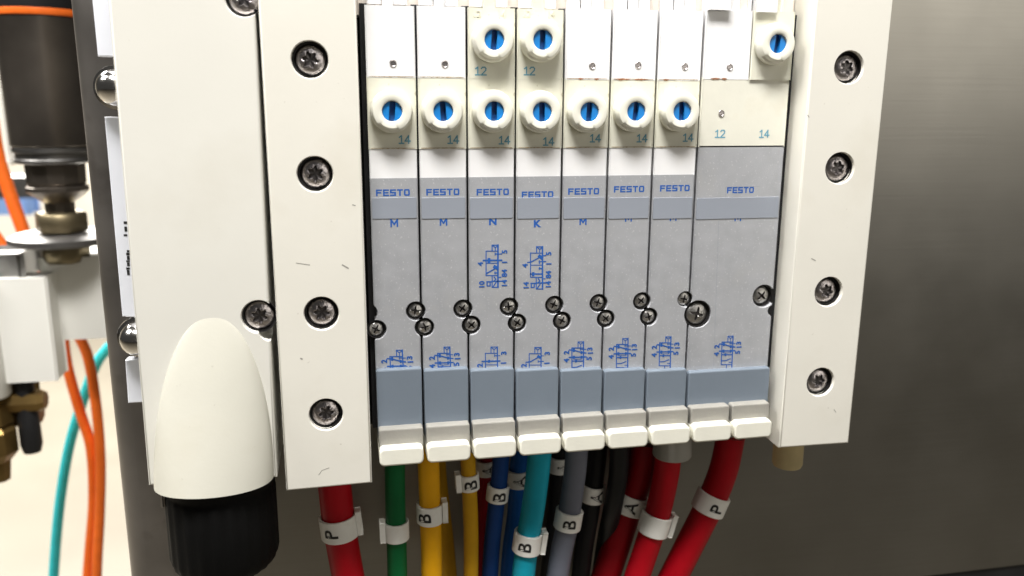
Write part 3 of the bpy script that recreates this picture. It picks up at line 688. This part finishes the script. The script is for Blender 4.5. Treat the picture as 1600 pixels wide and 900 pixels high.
hose_thing('pneumatic_hose', 'short-sighted black hose crossing in front of the dark red hose marker'.replace('short-sighted ', ''), [(968, 690, 12), (966, 740, 13), (958, 790, 15), (946, 850, 22), (930, 960, 26)], 2.5, M['blackh'])
hose_thing('pneumatic_hose', 'dark red hose with a shaded marker, left of the blank-marker red hose', [(1008, 690, 20), (1000, 740, 20), (982, 790, 20), (960, 860, 19), (926, 960, 18)], 3.9, M['dred'], [mk(782, 'A', 5.2, 0, -1.4)])
hose_thing('pneumatic_hose', 'thick red hose with a blank white marker, second from the right', [(1046, 690, 10), (1041, 740, 10), (1028, 800, 10), (1009, 860, 10), (975, 960, 10)], 3.35, M['red'], [mk(818, None, 5.6, 1)])
hose_thing('pneumatic_hose', 'thick red hose marked P, rightmost of the hoses', [(1142, 680, 12), (1130, 735, 12), (1108, 790, 12), (1078, 850, 12), (1030, 945, 12)], 3.75, M['red'], [mk(786, 'P', 5.4, 0, -0.3)])

hose_thing('pneumatic_hose', 'shaded dark red hose behind the gap between thin yellow and dark blue hoses', [(760, 690, 30), (757, 740, 30), (752, 800, 30), (748, 860, 30), (744, 960, 30)], 1.9, M['dred'], [mk(728, 'A', 4.2, 0, 0.6)])
hose_thing('pneumatic_hose', 'shaded yellow hose mostly hidden behind the thick yellow hose', [(682, 690, 29), (684, 740, 29), (690, 800, 28), (697, 860, 27), (706, 960, 26)], 2.3, M['yellow2'])
# ---------------------------------------------------------------- machine in the background on the left
HB = 180
def PB(u, v): return P(u, v, HB)
ac = thing('air_cylinder', 'dark polished cylinder with an orange ring and steel collars, far left behind the panel', 'cylinder', (-95, HB, 60))
xc = PB(72, 130)[0]; pxmm = (PB(172, 130)[0]-PB(72, 130)[0])/100
zz = lambda v: PB(72, v)[1]
def turn(name, prof, mt, ang=35, n=40, c=xc):
    bm = bmesh.new(); lathe(bm, [(r*pxmm, zz(v)-zz(0)) for r, v in prof], (c, HB, zz(0)), 'z', n); return part(name, bm, mt, ac, ang=ang)
turn('end_cap', [(67, -80), (68, 10), (67, 17)], M['black'])
turn('orange_ring', [(68, 17.2), (68.6, 19), (68.6, 26), (68, 27.6)], M['orange'])
turn('cylinder_barrel', [(66, 28), (66.5, 32), (64, 226), (62, 228)], M['cylbody'])
turn('collar', [(60, 228.2), (63, 230), (63, 236), (59, 238), (59, 246), (61, 248), (61, 252), (58, 254)], M['steel'])
turn('knurled_nut', [(46, 254.2), (48, 257), (47, 285), (44, 288), (50, 291), (50, 297), (42, 304), (30, 312), (24, 316), (24, 334)], M['cylbody'], n=12, ang=25)
turn('hex_nut', [(38, 331), (42, 334), (42, 360), (38, 362)], M['bronze'], n=6, ang=10)
turn('washer', [(76, 364.2), (86, 368), (86, 376), (76, 380)], M['zincdull'])
turn('lower_nut', [(40, 381), (42, 384), (40, 402), (36, 409)], M['bronze'], n=6, ang=10)
vb = thing('valve_block', 'white boxy machine block with a brass fitting, below the dark cylinder', 'machine block', (-115, HB, 110))
x0, z0 = PB(-120, 432); x1, z1 = PB(96, 583)
bm = bmesh.new(); box(bm, PB(-2, 440)[0], PB(93, 440)[0], HB-16, HB-4, zz(425), zz(574), 0.8); part('front_block', bm, M['block'], vb)
bm = bmesh.new(); box(bm, PB(72, 440)[0], PB(230, 440)[0], HB-3.5, HB+40, zz(404), zz(526), 0.8); part('rear_block', bm, M['block'], vb)
bm = bmesh.new(); lathe(bm, [(7.2, 0), (7.2, 46), (6.4, 47)], (PB(-6, 500)[0], HB-14, zz(420)), 'z', 28); part('white_sleeve', bm, M['block'], vb, ang=40)
bm = bmesh.new()
lathe(bm, [(7.6, 0), (7.8, 3), (7.8, 8), (6.6, 9), (8.4, 11), (8.4, 20), (5, 24), (4, 32)], (PB(0, 600)[0], HB-12, zz(610)), 'z', 8)
lathe(bm, [(4.4, -8), (4.6, 0), (4.6, 10), (3.4, 12)], (PB(35, 620)[0], HB-10, zz(612)), 'x', 8)
lathe(bm, [(7.0, -8), (8.2, -6), (8.2, 6), (7.0, 8), (5, 14)], (PB(30, 600)[0], HB-2, zz(600)), 'z', 6)
lathe(bm, [(5.5, -14), (6.2, -12), (6.2, 8), (4.6, 10)], (PB(28, 640)[0], HB-4, zz(636)), 'x', 8)
part('brass_fitting', bm, M['brass'], vb, ang=20)
bm = bmesh.new(); lathe(bm, [(3.4, -12), (3.6, 0), (3.9, 2), (4.0, 14), (3.2, 17), (0, 17.4)], (PB(58, 640)[0], HB-10, zz(628)), 'z', 20); part('black_knob', bm, M['black'], vb, ang=35)
bm = bmesh.new(); box(bm, PB(-30, 410)[0], PB(42, 410)[0], HB-8, HB+14, zz(398), zz(424), 2.0); part('chrome_cap', bm, M['steel'], vb)
def bg_hose(label, pix, r, mt, name='cable'):
    return hose_thing(name, label, pix, r, mt, (), 'cable', 'loose cables at the left')
bg_hose('orange cable rising behind the dark cylinder at far left', [(-18, 150, 260), (-4, 240, 260), (18, 310, 260), (38, 365, 260), (58, 420, 260), (80, 520, 270)], 3.0, M['orange'])
bg_hose('short orange cable end at far left above the chrome cap', [(-40, 330, 240), (-12, 365, 240), (10, 400, 240), (20, 440, 240)], 3.0, M['orange'])
bg_hose('orange cable, left one of the hanging pair', [(98, 520, 215), (106, 575, 212), (124, 640, 208), (142, 700, 205), (146, 780, 205), (140, 860, 206), (132, 960, 207)], 2.2, M['orange'])
bg_hose('orange cable, right one of the hanging pair along the panel edge', [(118, 515, 200), (138, 560, 200), (151, 640, 200), (157, 720, 200), (156, 800, 200), (152, 880, 200), (150, 960, 200)], 2.15, M['orange'])
bg_hose('turquoise tube hanging left of the orange cables', [(172, 540, 235), (150, 570, 235), (128, 630, 235), (110, 690, 235), (97, 760, 235), (88, 840, 235), (80, 960, 235)], 2.35, M['cyanb'])
bm = bmesh.new(); a = P(-60, 315, 1500); b_ = P(44, 329, 1500); box(bm, a[0], b_[0], 1500, 1540, a[1], b_[1], 8)
o = part('blue_bin', bm, M['bin'], None); tag(o, 'blurred pale blue tray far behind the orange cable', 'tray')
bm = bmesh.new(); a = P(-20, -60, 420); b_ = P(17, 250, 420); box(bm, a[0], b_[0], 420, 470, a[1], b_[1], 3)
o = part('machine_post', bm, M['block'], None); tag(o, 'blurred white machine post at the far left edge', 'post')
bm = bmesh.new(); a = P(-60, 283, 900); b_ = P(70, 304, 900); box(bm, a[0], b_[0], 900, 960, a[1], b_[1], 4)
o = part('machine_beam', bm, M['steel'], None); tag(o, 'blurred grey horizontal machine beam above the blue tray', 'beam')
